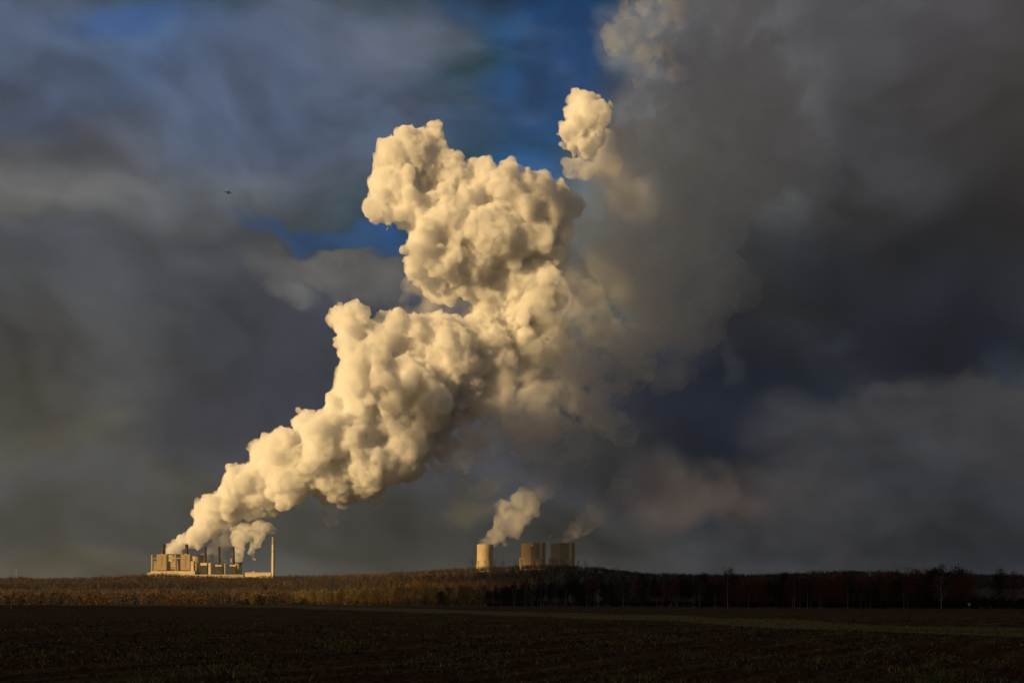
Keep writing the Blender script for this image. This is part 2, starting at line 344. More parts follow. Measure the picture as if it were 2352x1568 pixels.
# ------------------------------------------------------------------ steam: puffs grown into one hull, filled with scattering vapour
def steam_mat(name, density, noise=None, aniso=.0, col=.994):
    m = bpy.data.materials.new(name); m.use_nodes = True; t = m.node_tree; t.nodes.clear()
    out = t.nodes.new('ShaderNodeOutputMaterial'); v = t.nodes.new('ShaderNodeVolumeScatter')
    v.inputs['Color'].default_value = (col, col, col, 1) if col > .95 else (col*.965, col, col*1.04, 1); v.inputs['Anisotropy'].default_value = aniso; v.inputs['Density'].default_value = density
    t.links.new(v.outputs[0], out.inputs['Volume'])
    if noise:
        sc_, lo, hi = noise[:3]
        g = t.nodes.new('ShaderNodeNewGeometry'); z = t.nodes.new('ShaderNodeTexNoise'); z.inputs['Scale'].default_value = sc_; z.inputs['Detail'].default_value = 5; z.inputs['Roughness'].default_value = .6
        z.inputs['Distortion'].default_value = .8
        t.links.new(g.outputs['Position'], z.inputs['Vector']); r = t.nodes.new('ShaderNodeMapRange'); t.links.new(z.outputs[0], r.inputs[0]); r.inputs[1].default_value = lo; r.inputs[2].default_value = hi; r.inputs[4].default_value = density
        t.links.new(r.outputs[0], v.inputs['Density']); m.cycles.volume_step_rate = noise[3] if len(noise) > 3 else .4
    else: m.cycles.homogeneous_volume = True
    return m
def ico(sub):
    bm = bmesh.new(); bmesh.ops.create_icosphere(bm, subdivisions=sub, radius=1)
    v = np.array([x.co[:] for x in bm.verts]); f = np.array([[q.index for q in p.verts] for p in bm.faces]); bm.free(); return v, f
I1, I2 = ico(2), ico(3)
def puffs(lst, D, seed, lv=2, jit=.5, kids=(13, 6), ks=(.25, .55)):
    rng = random.Random(seed); out = []
    for t in lst:
        x, y, r = t[:3]; dd = D+(t[3] if len(t) > 3 else 0)
        dd += rng.uniform(-jit, jit)*r*dd/F
        out.append((P(x, y, dd), r*.92*dd/F))
    res = list(out); cur = out
    for L in range(lv):
        nxt = []
        for c, r in cur:
            for k in range(kids[L]):
                v = Vector((rng.gauss(0, 1), rng.gauss(0, 1)-.3, rng.gauss(0, 1))).normalized(); rr = r*rng.uniform(*ks)
                nxt.append((c+v*(r-rr*.35), rr))
        res += nxt; cur = nxt
    return res
def hull(name, sph, voxel, disp, material, parent=None, fine=()):
    V = []; Fc = []; n = 0
    for c, r in sph:
        v, f = I2 if r > 60 else I1
        V.append(v*r+np.array(c)); Fc.append(f+n); n += len(v)
    o = mesh_np(name, np.concatenate(V), np.concatenate(Fc), material)
    m = o.modifiers.new('r', 'REMESH'); m.mode = 'VOXEL'; m.voxel_size = voxel
    for ty, size, st in disp:
        t = bpy.data.textures.new('billow', 'CLOUDS' if ty == 'BILLOW' else ty); t.noise_scale = size
        if ty == 'BILLOW': t.noise_type = 'HARD_NOISE'; t.noise_depth = 5
        if ty == 'CLOUDS': t.noise_depth = 4
        dm = o.modifiers.new('d', 'DISPLACE'); dm.texture = t; dm.strength = st; dm.texture_coords = 'GLOBAL'; dm.mid_level = .32 if ty == 'BILLOW' else .5
    if fine:        # small billows, strong in places and towards the lit upper left, faint elsewhere
        dg = bpy.context.evaluated_depsgraph_get(); mid = bpy.data.meshes.new_from_object(o.evaluated_get(dg)); o.modifiers.clear(); o.data = mid
        k = len(mid.vertices); co = np.empty(k*3); no = np.empty(k*3); mid.vertices.foreach_get('co', co); mid.vertices.foreach_get('normal', no); co = co.reshape(-1, 3); no = no.reshape(-1, 3)
        w = np.array([mnoise.noise(Vector(c)) for c in co/330.+3.])
        w = np.clip(.32+1.5*w+.35*np.clip(-.7*no[:, 0]+.5*no[:, 2], -.5, 1), .06, 1); q8 = np.round(w*12)/12
        vg = o.vertex_groups.new(name='w')
        for val in np.unique(q8): vg.add(np.nonzero(q8 == val)[0].tolist(), float(val), 'REPLACE')
        for ty, size, st in fine:
            t = bpy.data.textures.new('billow', 'CLOUDS'); t.noise_scale = size; t.noise_type = 'HARD_NOISE' if ty == 'BILLOW' else 'SOFT_NOISE'; t.noise_depth = 4
            dm = o.modifiers.new('d', 'DISPLACE'); dm.texture = t; dm.strength = st; dm.texture_coords = 'GLOBAL'; dm.mid_level = .32; dm.vertex_group = 'w'
    m = o.modifiers.new('r2', 'REMESH'); m.mode = 'VOXEL'; m.voxel_size = voxel*.85
    dg = bpy.context.evaluated_depsgraph_get(); me2 = bpy.data.meshes.new_from_object(o.evaluated_get(dg)); old = o.data
    o.modifiers.clear(); o.data = me2; bpy.data.meshes.remove(old); me2.name = name
    me2.polygons.foreach_set('use_smooth', [True]*len(me2.polygons))
    if not me2.materials: me2.materials.append(material)
    if parent: o.parent = parent
    return o
v_dense = steam_mat('dense_steam', .06, (.016, .30, .62, .12))
v_mid = steam_mat('thin_steam', .0115, (.007, .44, .58, .25))
v_veil = steam_mat('steam_veil', .0035, (.0035, .36, .62), col=.99)
D0 = 5150
LOW = [(398, 1266, 14), (405, 1256, 17), (428, 1242, 20), (452, 1228, 25), (475, 1212, 28), (505, 1200, 26), (470, 1170, 28), (500, 1162, 34), (535, 1155, 40), (590, 1150, 42), (560, 1105, 44), (620, 1110, 60),
 (610, 1050, 42), (640, 1025, 38), (690, 1075, 76), (760, 1085, 72), (835, 1075, 66), (900, 1065, 60), (720, 985, 48), (700, 965, 28), (760, 1000, 66), (840, 1000, 85), (920, 1010, 66, 100), (980, 985, 56, 200),
 (785, 935, 36), (830, 900, 66), (900, 900, 86), (980, 890, 90, 50), (1060, 890, 84, 120), (825, 835, 54), (885, 800, 76), (955, 800, 72, 0), (1035, 825, 76, 60), (1115, 830, 84, 160),
 (790, 725, 36), (815, 742, 38), (808, 788, 40), (800, 850, 34), (915, 755, 42), (955, 765, 38), (1030, 775, 26), (1120, 785, 50, 140), (1175, 740, 56, 200), (1195, 815, 80, 220), (1240, 780, 60, 240)]
UP = [(1130, 680, 44, 160), (1190, 650, 62, 200), (1100, 605, 70, 100), (1020, 600, 56, 60), (975, 560, 50), (1150, 560, 76, 80), (1220, 580, 70, 200), (1050, 520, 86), (960, 480, 56), (920, 440, 50), (885, 420, 36), (885, 480, 34), (895, 508, 20), (905, 365, 40), (955, 340, 42), (992, 318, 27), (890, 335, 24), (1240, 660, 60, 120), (1180, 700, 56, 120), (1130, 710, 34, 150), (960, 610, 34, 40), (1240, 540, 70, 120), (1010, 650, 34, 80), (1005, 385, 46), (1050, 415, 50), (1040, 375, 22), (1110, 425, 54), (1112, 385, 18),
 (1170, 435, 54), (1208, 400, 22), (1235, 450, 50, 60), (1285, 460, 42, 80), (1305, 480, 32, 60), (1215, 500, 74, 60), (1275, 520, 46, 120)]
plume = empty('steam_plume', P(410, 1275, D0)); plume.location.z = 250
tag(plume, 'huge golden sunlit steam plume billowing up from the left power station', 'steam plume')
def child(o, parent):
    o.parent = parent; o.matrix_parent_inverse = Matrix.Translation(-parent.location)
    return o
BIL = (('CLOUDS', 300, 130), ('CLOUDS', 120, 36), ('BILLOW', 190, -80)); FINE = (('BILLOW', 60, -54), ('BILLOW', 24, -22), ('BILLOW', 11, -9))
child(hull('lower_billow', puffs([p for p in LOW if p[2] <= 62 and 515 < p[0] < 700], D0, 3, kids=(14, 7)), 5.5, (('CLOUDS', 100, 30), ('BILLOW', 80, -50), ('BILLOW', 24, -15)), v_dense), plume)
child(hull('rising_base', puffs([p for p in LOW if p[0] <= 540 and p[2] <= 40], D0, 33, kids=(16, 9), ks=(.3, .55)), 3.6, (('CLOUDS', 50, 16), ('BILLOW', 40, -24), ('BILLOW', 14, -8)), v_dense), plume)
child(hull('middle_billow', puffs([p for p in LOW if not (p[2] <= 62 and p[0] < 700)], D0, 3), 5, BIL, v_dense, fine=FINE), plume)
child(hull('upper_billow', puffs(UP, D0, 4), 5, BIL, v_dense, fine=FINE), plume)
# ragged thinner flank on the far side of the column
FL = [(1290, 850, 74, 120), (1330, 780, 60, 100), (1370, 740, 50, 100), (1420, 790, 62, 120), (1480, 790, 44, 150), (1400, 870, 62, 120), (1300, 940, 64, 100), (1220, 960, 74, 100), (1130, 960, 74, 80), (1370, 960, 50, 100),
 (1420, 975, 34, 90), (1445, 990, 26, 80), (1060, 985, 64, 100), (1260, 700, 66, 150), (1310, 680, 46, 160), (1250, 620, 66, 180), (1460, 860, 44, 150), (1350, 690, 40, 160), (1010, 1040, 48, 100), (1180, 880, 70, 60), (1240, 880, 60, 40)]
child(hull('ragged_flank', puffs(FL, D0, 5, kids=(12, 6)), 13, (('CLOUDS', 160, 90), ('CLOUDS', 45, 40)), v_mid), plume)

DK = [(1390, 560, 90), (1340, 660, 70), (1450, 640, 90), (1400, 440, 60), (1460, 460, 100), (1480, 340, 80), (1560, 560, 110), (1560, 380, 110), (1620, 250, 90), (1540, 240, 60), (1660, 470, 120), (1560, 700, 90), (1330, 520, 60), (1380, 370, 40), (1440, 280, 46), (1620, 640, 100), (1500, 780, 70), (1540, 860, 60),
 (1640, 120, 90), (1740, 200, 120), (1760, 340, 120), (1620, 60, 70), (1590, 10, 50), (1690, 20, 100), (1570, 160, 50), (1490, 210, 36), (1430, 330, 50), (1420, 250, 34), (1385, 350, 34), (1365, 400, 40)]
child(hull('shaded_mass', puffs([(a, b, c, -60) for a, b, c in DK], D0, 15, kids=(12, 6)), 17, (('CLOUDS', 420, 260), ('CLOUDS', 150, 110), ('CLOUDS', 50, 40)), steam_mat('shade_tinted_vapour', .0058, (.0045, .36, .66, .3), col=.90)), plume)  # albedo darkened and blued, so part of its shade is in the colour
RM = [(1450, 70, 30), (1425, 95, 26), (1398, 80, 15), (1412, 50, 16), (1440, 25, 28), (1430, -5, 24), (1480, 110, 30), (1500, 50, 34), (1490, 145, 22), (1530, 110, 34), (1560, 40, 36), (1550, 170, 26), (1470, 190, 18), (1500, -10, 40)]
child(hull('sunlit_rim', puffs([(a, b, c, 620) for a, b, c in RM], D0, 16, kids=(12, 6)), 10, (('CLOUDS', 200, 150), ('CLOUDS', 70, 60), ('BILLOW', 30, -26)), steam_mat('rim_vapour', .0032, (.008, .42, .66, .3), col=.99)), plume)
VE = [(1000, 690, 46, 200), (1060, 690, 50, 220), (1110, 740, 50, 220), (960, 650, 36, 200), (1010, 730, 34, 200), (940, 720, 26, 180), (1230, 1010, 60, 60), (1120, 1020, 56, 60), (960, 1070, 44, 60), (1330, 1020, 50, 60), (860, 1130, 40, 60), (760, 1160, 36, 60), (1060, 1060, 30, 60), (1090, 760, 50, 200), (825, 790, 30, 120), (800, 880, 26, 100), (930, 690, 16, 200)]
child(hull('thin_veil', puffs(VE, D0, 17, kids=(12, 6)), 11, (('CLOUDS', 150, 90), ('CLOUDS', 50, 40), ('CLOUDS', 18, 12)), steam_mat('veil_vapour', .0045, (.010, .40, .62, .3))), plume)
# second wispy plume from the small cooling towers
W2 = [(543, 1285, 12), (545, 1268, 14), (548, 1250, 17), (555, 1232, 20), (570, 1218, 22), (592, 1212, 20), (612, 1208, 15), (545, 1215, 14), (600, 1232, 13), (588, 1250, 12), (578, 1266, 9), (584, 1280, 6), (625, 1216, 10), (604, 1222, 10)]
o = hull('steam_plume', puffs(W2, D0, 7, kids=(10, 5)), 5, (('CLOUDS', 60, 40), ('CLOUDS', 18, 14)), steam_mat('wispy_steam', .035, (.02, .38, .55)))
tag(o, 'ragged low steam drifting right from the small cooling tower beside the pale chimney', 'steam plume')
W3 = [(512, 1287, 13), (505, 1272, 16), (500, 1255, 20), (520, 1240, 22), (530, 1215, 24), (560, 1190, 24), (480, 1262, 14), (470, 1278, 12), (590, 1195, 20)]
o = hull('steam_plume', puffs(W3, D0+140, 8, kids=(10, 5)), 6, (('CLOUDS', 60, 30), ('CLOUDS', 18, 12)), steam_mat('faint_steam', .010, (.015, .36, .6)))
tag(o, 'dim brownish steam rising behind the row of slim dark chimneys', 'steam plume')
# separate bright puff against the blue gap
UPF = [(1340, 250, 32), (1325, 285, 36), (1370, 275, 34), (1395, 275, 16), (1300, 300, 26), (1345, 310, 38), (1310, 330, 24), (1345, 225, 14)]
o = hull('cloud_puff', puffs(UPF, D0+300, 9), 5, BIL, v_dense, fine=FINE); tag(o, 'bright white cloud puff standing alone against the blue sky', 'cloud')
UPG = [(1350, 335, 30), (1385, 330, 34), (1320, 385, 24), (1345, 395, 22), (1300, 372, 12), (1400, 380, 34)]
o = hull('cloud_puff', puffs(UPG, D0+700, 10), 13, (('CLOUDS', 100, 50), ('CLOUDS', 30, 18)), steam_mat('shaded_steam', .014, (.008, .32, .56))); tag(o, 'small grey shaded cloud puff just under the bright white one', 'cloud')
# plumes of the far station
DB = 5150
B1 = [(1108, 1246, 9), (1120, 1243, 12), (1133, 1238, 14), (1128, 1225, 10), (1145, 1225, 17), (1150, 1205, 18), (1145, 1188, 11), (1160, 1200, 18), (1178, 1215, 18), (1172, 1190, 20), (1190, 1195, 18), (1150, 1160, 14), (1162, 1170, 18), (1205, 1180, 20), (1220, 1165, 20), (1200, 1150, 26), (1230, 1130, 30), (1260, 1100, 36), (1290, 1070, 38), (1240, 1080, 26), (1320, 1030, 36), (1190, 1220, 8), (1160, 1248, 6)]
o = hull('steam_plume', puffs([(a, b, c*1.15) for a, b, c in B1 if b > 1145], DB, 11, kids=(12, 6)), 6, (('VORONOI', 35, -12), ('CLOUDS', 16, 10)), steam_mat('drifting_steam', .011, (.012, .30, .58))); tag(o, 'tan steam plume leaning right from the lone far cooling tower', 'steam plume')
o2 = hull('fading_top', puffs([(a, b, c*1.15) for a, b, c in B1 if b < 1175 and a > 1150], DB+30, 18, kids=(12, 6)), 9, (('CLOUDS', 80, 50), ('CLOUDS', 24, 18)), steam_mat('fading_steam', .003, (.010, .38, .62, .3))); o2.parent = o
B2 = [(1258, 1240, 3), (1262, 1234, 3), (1266, 1228, 3.5)]
o = hull('steam_plume', puffs(B2, DB-150, 12, lv=1), 2.2, (('CLOUDS', 8, 4),), v_dense); tag(o, 'tiny wisp of steam on the roof of the pale boiler house', 'steam plume')
B3 = [(1296, 1241, 7), (1304, 1234, 9), (1316, 1226, 11), (1300, 1222, 7), (1328, 1222, 12), (1342, 1214, 14), (1322, 1208, 12), (1356, 1200, 16), (1376, 1190, 20), (1340, 1192, 16), (1400, 1165, 26), (1370, 1160, 20), (1430, 1130, 30)]
o = hull('steam_plume', puffs([(a, b, c*1.2) for a, b, c in B3], DB+150, 13, kids=(12, 6)), 6, (('CLOUDS', 40, 24), ('CLOUDS', 16, 10)), steam_mat('faint_drifting_steam', .006, (.012, .30, .58))); tag(o, 'faint steam plume rising behind the shaded right boiler house', 'steam plume')

# unseen cloud bank toward the sun, shaped so its shadow lies over the field, the near wood and the right-hand hill
hb = 4300.; off = SUN*(hb/SUN.z); rngb = random.Random(21); bank = []
POLY = np.array([(-2500, -2600), (-2500, 150), (-1400, 330), (-450, 680), (-60, 900), (90, 1080), (150, 1500), (220, 2200), (330, 3050), (620, 3600), (1300, 4200), (3300, 4400), (4600, 3000), (4600, -2600)], float)
def inside(x, y):
    c = False; n = len(POLY)
    for i in range(n):
        (x1, y1), (x2, y2) = POLY[i], POLY[i-1]
        if (y1 > y) != (y2 > y) and x < (x2-x1)*(y-y1)/(y2-y1)+x1: c = not c
    return c
for gx in np.arange(-2500, 4700, 210):
    for gy in np.arange(-2600, 4500, 210):
        x, y = gx+rngb.uniform(-60, 60), gy+rngb.uniform(-60, 60)
        edge = all(inside(x+a, y+b) for a, b in ((280, 0), (-280, 0), (0, 280), (0, -280)))
        if inside(x, y):
            r = rngb.uniform(230, 330) if edge else rngb.uniform(130, 170)
            bank.append((Vector((x+off.x, y+off.y, hb+rngb.uniform(0, 90)+(120 if edge else 0))), r))
for p in np.arange(-4510, -2300, 190):              # ragged wing added to the unseen bank to dim the right flank of the steam
    for q in np.arange(3900, 16500, 200):
        if rngb.random() < min(.97, max(0, (1.2 if p > -3975 else 0) if q < 4700 else max((p+4160)/580, (p+4480)/880 if 5350 < q < 7000 else 0) if q < 9300 else (p+4110)/520 if q > 12400 else (p+4010)/420) if p > -4140 or 5350 < q < 7000 else 0):
            pp, qq = p+rngb.uniform(-70, 70), q+rngb.uniform(-70, 70); x, y = .571*pp+.821*qq, -.821*pp+.571*qq
            bank.append((Vector((x+off.x, y+off.y, hb+rngb.uniform(0, 90))), rngb.uniform(115, 165)))
o = hull('shade_cloud_bank', bank, 55, (('CLOUDS', 300, 110),), steam_mat('shade_cloud_vapour', .03)); tag(o, 'wide unseen cloud bank shaped to shade the field and the steam', 'cloud bank', kind='structure')

# ------------------------------------------------------------------ the left power station
DS = 5000.
def V1(zx): return (zx/5.88+340)*.91875      # survey columns of the left station
def H1(zy): return (zy/5.88+1300)*.91875
def V2(zx): return (zx/6.533+1140)*.91875    # and of the far station
def H2(zy): return (zy/6.533+1280)*.91875
def wx(v, D): return (v-1176)/F*D
def wz(h, D): return EYE+(HZ-h)/F*D
class Site:
    """one building: x spans, tops and bottoms come from the survey, metres at distance D"""
    def __init__(s, name, label, cat, x0, x1, D, Vf, Hf, group=None):
        s.D, s.Vf, s.Hf = D, Vf, Hf
        s.cx = wx((Vf(x0)+Vf(x1))/2, D); s.gz = float(ground_z(s.cx, D))-4
        s.o = empty(name, (s.cx, D, s.gz)); tag(s.o, label, cat, group)
    def X(s, z): return wx(s.Vf(z), s.D)-s.cx
    def Z(s, z): return wz(s.Hf(z), s.D)-s.gz
    def box(s, mb, x0, x1, top, bot, y0=0, dep=30):
        return mb.box(s.X(x0), s.X(x1), y0, y0+dep, 0 if bot is None else s.Z(bot), s.Z(top))
    def part(s, name, m, *boxes, parent=None):
        if name in ('window', 'vent', 'stair_landing', 'opening', 'cap', 'gallery', 'roof_block', 'stair_shaft'):
            for b in boxes: mb = MB(); s.box(mb, *b); o = mb.build(name, m, parent or s.o)
            return o
        mb = MB()
        for b in boxes: s.box(mb, *b)
        return mb.build(name, m, parent or s.o)
    def flue(s, xb0, xb1, xt0, xt1, top, bot, y, m=None, soot=None, name='chimney'):
        cx = (s.X(xb0)+s.X(xb1))/2; rb = (s.X(xb1)-s.X(xb0))/2; rt = (s.X(xt1)-s.X(xt0))/2; zb, zt = s.Z(bot), s.Z(top); zs = zt-(zt-zb)*.24
        rs = rt+(rb-rt)*.24
        c = MB().lathe([(rb, zb), ((rb+rt)/2, (zb+zt)/2), (rs, zs)], 24, cx, y, cap=False).build(name, m or m_brick, s.o, True)
        MB().lathe([(rs+.15, zs), (rt+.15, zt), (rt-.9, zt), (rt-.9, zt-8)], 24, cx, y, cap=True).build('sooty_top', soot or m_soot, c, True)
        return c
def cooling_tower(name, label, xc, half, top, D, Vf, Hf, prof, group=None, rim=True):
    s = Site(name, label, 'cooling tower', xc-half, xc+half, D, Vf, Hf, group); r = (s.X(xc+half)-s.X(xc-half))/2; zt = s.Z(top)
    pts = [(r*k, zt*f) for f, k in prof]
    inner = [(p[0]-1.2, p[1]) for p in reversed(pts[-4:])]
    MB().lathe(pts+inner, 56, cap=False).build('shell', m_conc, s.o, True)
    if rim:
        k = prof[-1][1]; MB().lathe([(r*k+.5, zt-4.5), (r*k+1.3, zt-4), (r*k+1.3, zt+.6), (r*k-1.6, zt+.6), (r*k-1.6, zt-3)], 56, cap=False).build('rim', m_dark, s.o, True)
    return s
HYP = [(0, 1.22), (.08, 1.16), (.2, 1.09), (.35, 1.02), (.5, .96), (.65, .92), (.78, .91), (.9, .94), (1, .98)]
cooling_tower('cooling_tower', 'broad cooling tower standing between the two tall pale boiler houses', 552, 104, 496, 5130, V1, H1, HYP)
cooling_tower('cooling_tower', 'cooling tower behind the right annex with a dark shaded top', 900, 98, 512, 5130, V1, H1, HYP)
cooling_tower('cooling_tower', 'small narrow waisted cooling tower at the right end of the slim chimneys', 1502, 68, 613, 5080, V1, H1, [(0, 1.0), (.1, .9), (.3, .83), (.55, .79), (.75, .8), (.9, .88), (1, .98)])

s = Site('turbine_hall', 'long low bright hall in front of the two tall boiler houses', 'power station hall', 215, 865, 4985, V1, H1)
s.part('wall', m_white, (215, 865, 741, None, 0, 22)); s.part('roof', m_conc, (213, 867, 736, 741, -.6, 23.2))
s.part('window', m_dark, *[(522+a, 530+a, 752+b, 759+b, -.4, .6) for a in (0, 22) for b in (0, 14)])
s.part('gate', m_conc, (560, 640, 770, None, -.5, .7))
s = Site('low_hall', 'lower pale hall running below the slim chimneys', 'power station hall', 560, 1575, 4960, V1, H1)
s.part('wall', m_conc, (560, 1575, 792, None, 0, 14)); s.part('roof', m_clad, (559, 1577, 788, 792, -.5, 15))
s = Site('low_shed', 'small low shed at the left end of the left power station', 'shed', 165, 214, 4990, V1, H1)
s.part('wall', m_white, (165, 213, 765, None, 0, 16)); s.part('roof', m_conc, (164, 214, 761, 765, -.4, 17))

def boiler(label, x0, x1, ch):
    s = Site('boiler_house', label, 'boiler house', x0, x1, 5010, V1, H1, 'tall boiler houses of the left power station')
    mb = MB(); s.box(mb, x0, x1, 497, 724, 0, 34)
    for k in range(15): s.box(mb, x0+(x1-x0)*(k+.5)/15-.9, x0+(x1-x0)*(k+.5)/15+.9, 500, 722, -.5, .6)
    mb.build('wall', m_clad, s.o)
    s.part('roof', m_conc, (x0-1, x1+1, 493, 497, -.7, 35.5)); s.part('base_band', m_dark, (x0+2, x1-2, 724, None, 1, 32))
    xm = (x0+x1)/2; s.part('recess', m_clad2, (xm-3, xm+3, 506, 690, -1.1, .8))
    c = s.flue(*ch, 340, 493, 17)
    MB().lathe([(5, s.Z(493)), (4.6, s.Z(488)), (2.6, s.Z(483)), (.6, s.Z(480))], 16, s.X(xm+4), 5).build('roof_dome', m_white, s.o, True)
    s.part('vent', m_conc, (x1-22, x1-16, 484, 493, 8, 4), (x1-40, x1-36, 488, 493, 8, 3))
    return s
boiler('tall pale boiler house at the far left of the left power station', 305, 447, (358, 414, 366, 412))
boiler('second tall pale boiler house, beside the dark sided annex', 655, 795, (702, 756, 707, 750))
def plain(name, label, cat, x0, x1, top, D, dep, m=m_clad, Vf=V1, Hf=H1, roof=m_conc):
    s = Site(name, label, cat, x0, x1, D, Vf, Hf); mb = MB(); s.box(mb, x0, x1, top+4, None, 0, dep)
    n = max(2, int((x1-x0)/10))
    for k in range(n): s.box(mb, x0+(x1-x0)*(k+.5)/n-.8, x0+(x1-x0)*(k+.5)/n+.8, top+8, top+60, -.45, .6)
    mb.build('wall', m, s.o); s.part('roof', roof, (x0-.8, x1+.8, top, top+4, -.5, dep+1)); return s
plain('annex', 'low annex left of the leftmost boiler house', 'annex', 258, 303, 595, 5020, 24, m_clad2)
s = plain('annex', 'mid height annex between the boiler houses, left of its stair tower', 'annex', 449, 566, 597, 5022, 20, m_clad)
s.part('opening', m_dark, (497, 565, 683, 694, -.5, .8), (497, 565, 708, 733, -.5, .8))
plain('annex', 'annex touching the left side of the second boiler house', 'annex', 604, 654, 597, 5020, 24, m_clad2)
plain('annex', 'bright annex with a dark right side beside the second boiler house', 'annex', 797, 845, 593, 5012, 38, m_white)
def stair(label, x0, x1, top, D, m=m_clad2, bot=None):
    s = Site('stair_tower', label, 'stair tower', x0, x1, D, V1, H1, 'slender stair towers'); r = (s.X(x1)-s.X(x0))/2
    MB().lathe([(r*1.08, 0), (r, s.Z(top)*.5), (r, s.Z(top+10))], 20, 0, 0).build('shaft', m, s.o, True)
    MB().lathe([(r+.5, s.Z(top+10)), (r+.5, s.Z(top)), (r-1, s.Z(top)-.2)], 20, 0, 0).build('cap', m_conc, s.o, True); return s
stair('slender round tower at the far left edge of the power station', 224, 258, 505, 5030)
stair('slender round tower in front of the broad cooling tower', 568, 598, 500, 5008, m_clad2)
stair('slim tower just right of the dark annex side', 874, 902, 618, 4996)
stair('slim tower between the third and fourth chimneys', 1090, 1112, 617, 4996)
stair('slim tower between the fourth and fifth chimneys', 1300, 1326, 632, 4996)
s = Site('conveyor_bridge', 'thin pale bridge joining the boiler houses at mid height', 'bridge', 447, 655, 5024, V1, H1)
s.part('gallery', m_white, (447, 568, 542, 552, 0, 5), (598, 655, 543, 553, 0, 5)); s.part('pier', m_conc, (598, 602, 553, None, 1, 3))
s = Site('conveyor_bridge', 'thin pipe bridge between left tower and leftmost boiler house', 'bridge', 256, 305, 5026, V1, H1)
s.part('gallery', m_conc, (256, 305, 551, 557, 0, 4)); s.part('railing', m_clad2, (256, 305, 548.5, 551, 0, .4))
def unit(label, x0, x1, cap0, cap1, captop, capbot, ch, wings, D=5000):
    s = Site('boiler_unit', label, 'boiler house', x0, x1, D, V1, H1, 'open steel boiler units under slim chimneys')
    s.part('core', m_green, (x0+6, x1-6, capbot, None, 3, 28))
    mb = MB(); n = 9
    for k in range(n):
        z = capbot+(783-capbot)*k/n; s.box(mb, x0, x1, z, z+3.2, 0, 33)
    for k in range(6): xx = x0+(x1-x0-3)*k/5; s.box(mb, xx, xx+2.2, capbot+1, None, .5, 2)
    mb.build('steel_frame', m_green, s.o)
    s.part('cap', m_white, *[(a, b, captop, capbot, -.6, 24) for a, b in ((cap0, cap1),)] if capbot-captop > 30 else [(cap0, cap0+28, captop, capbot, -.6, 24), (cap1-36, cap1, captop, capbot, -.6, 24), (cap0+28, cap1-36, captop+6, capbot, 0, 22)])
    s.part('stair_landing', m_clad, *[(x0+(x1-x0)*f, x0+(x1-x0)*f+7, 738, 746, -.8, 1) for f in (.3, .62)])
    for w0, w1, wt_ in wings:
        mb = MB(); k = wt_
        while k < 783: s.box(mb, w0, w1, k, k+2.6, 4, 18); k += 14
        for q in range(4): xx = w0+(w1-w0-2)*q/3; s.box(mb, xx, xx+1.6, wt_, None, 4.4, 1.4)
        mb.build('open_gallery', m_green, s.o)
    s.flue(*ch, 24); return s
unit('open steel boiler unit with a tall bright cap under the third chimney', 940, 1045, 947, 1040, 617, 657, (976, 1017, 979, 1014, 378, 612), ((914, 939, 750), (1046, 1060, 750)))
unit('open steel boiler unit below the fourth chimney', 1158, 1268, 1165, 1256, 645, 668, (1181, 1224, 1188, 1223, 375, 645), ((1113, 1157, 650), (1269, 1299, 655)))
unit('open steel boiler unit below the fifth chimney beside the small cooling tower', 1378, 1470, 1378, 1466, 645, 668, (1389, 1437, 1399, 1433, 375, 645), ((1327, 1377, 650), (1471, 1492, 735)))
plain('annex', 'narrow bright block right of the third chimney', 'annex', 1062, 1090, 617, 5004, 14, m_white)
plain('annex', 'pale block behind the slim tower left of the third chimney', 'annex', 902, 938, 640, 5030, 20, m_conc)
s = Site('low_building', 'long low white building left of the tall pale chimney', 'building', 1602, 1986, 5000, V1, H1)
s.part('wall', m_white, (1602, 1984, 761, None, 0, 26)); s.part('roof', m_conc, (1600, 1986, 757, 761, -.6, 27.5)); s.part('roof_cabin', m_white, (1704, 1736, 743, 757, 6, 10))
s.part('window', m_dark, *[(1640+a, 1652+a, 772, 777, -.35, .5) for a in range(0, 320, 34)])
s = Site('pale_chimney', 'tall pale free standing chimney at the right end of the station', 'chimney', 1986, 2034, 5000, V1, H1)
zt = s.Z(236); zb = s.Z(795); sh = MB().lathe([(8.4, 0), (8.2, zb), (7.4, zb+(zt-zb)*.35), (6.3, zb+(zt-zb)*.8)], 28, 0, 8, cap=False).build('shaft', m_white, s.o, True)
MB().lathe([(6.4, zb+(zt-zb)*.8), (5.9, zt), (4.9, zt), (4.9, zt-6)], 28, 0, 8).build('top_section', m_clad2, s.o, True)
MB().lathe([(7.1, zb+(zt-zb)*.62), (7.9, zb+(zt-zb)*.62+.3), (7.9, zb+(zt-zb)*.62+1.6), (7.0, zb+(zt-zb)*.62+1.9)], 28, 0, 8, cap=False).build('gallery', m_dark, sh, True)

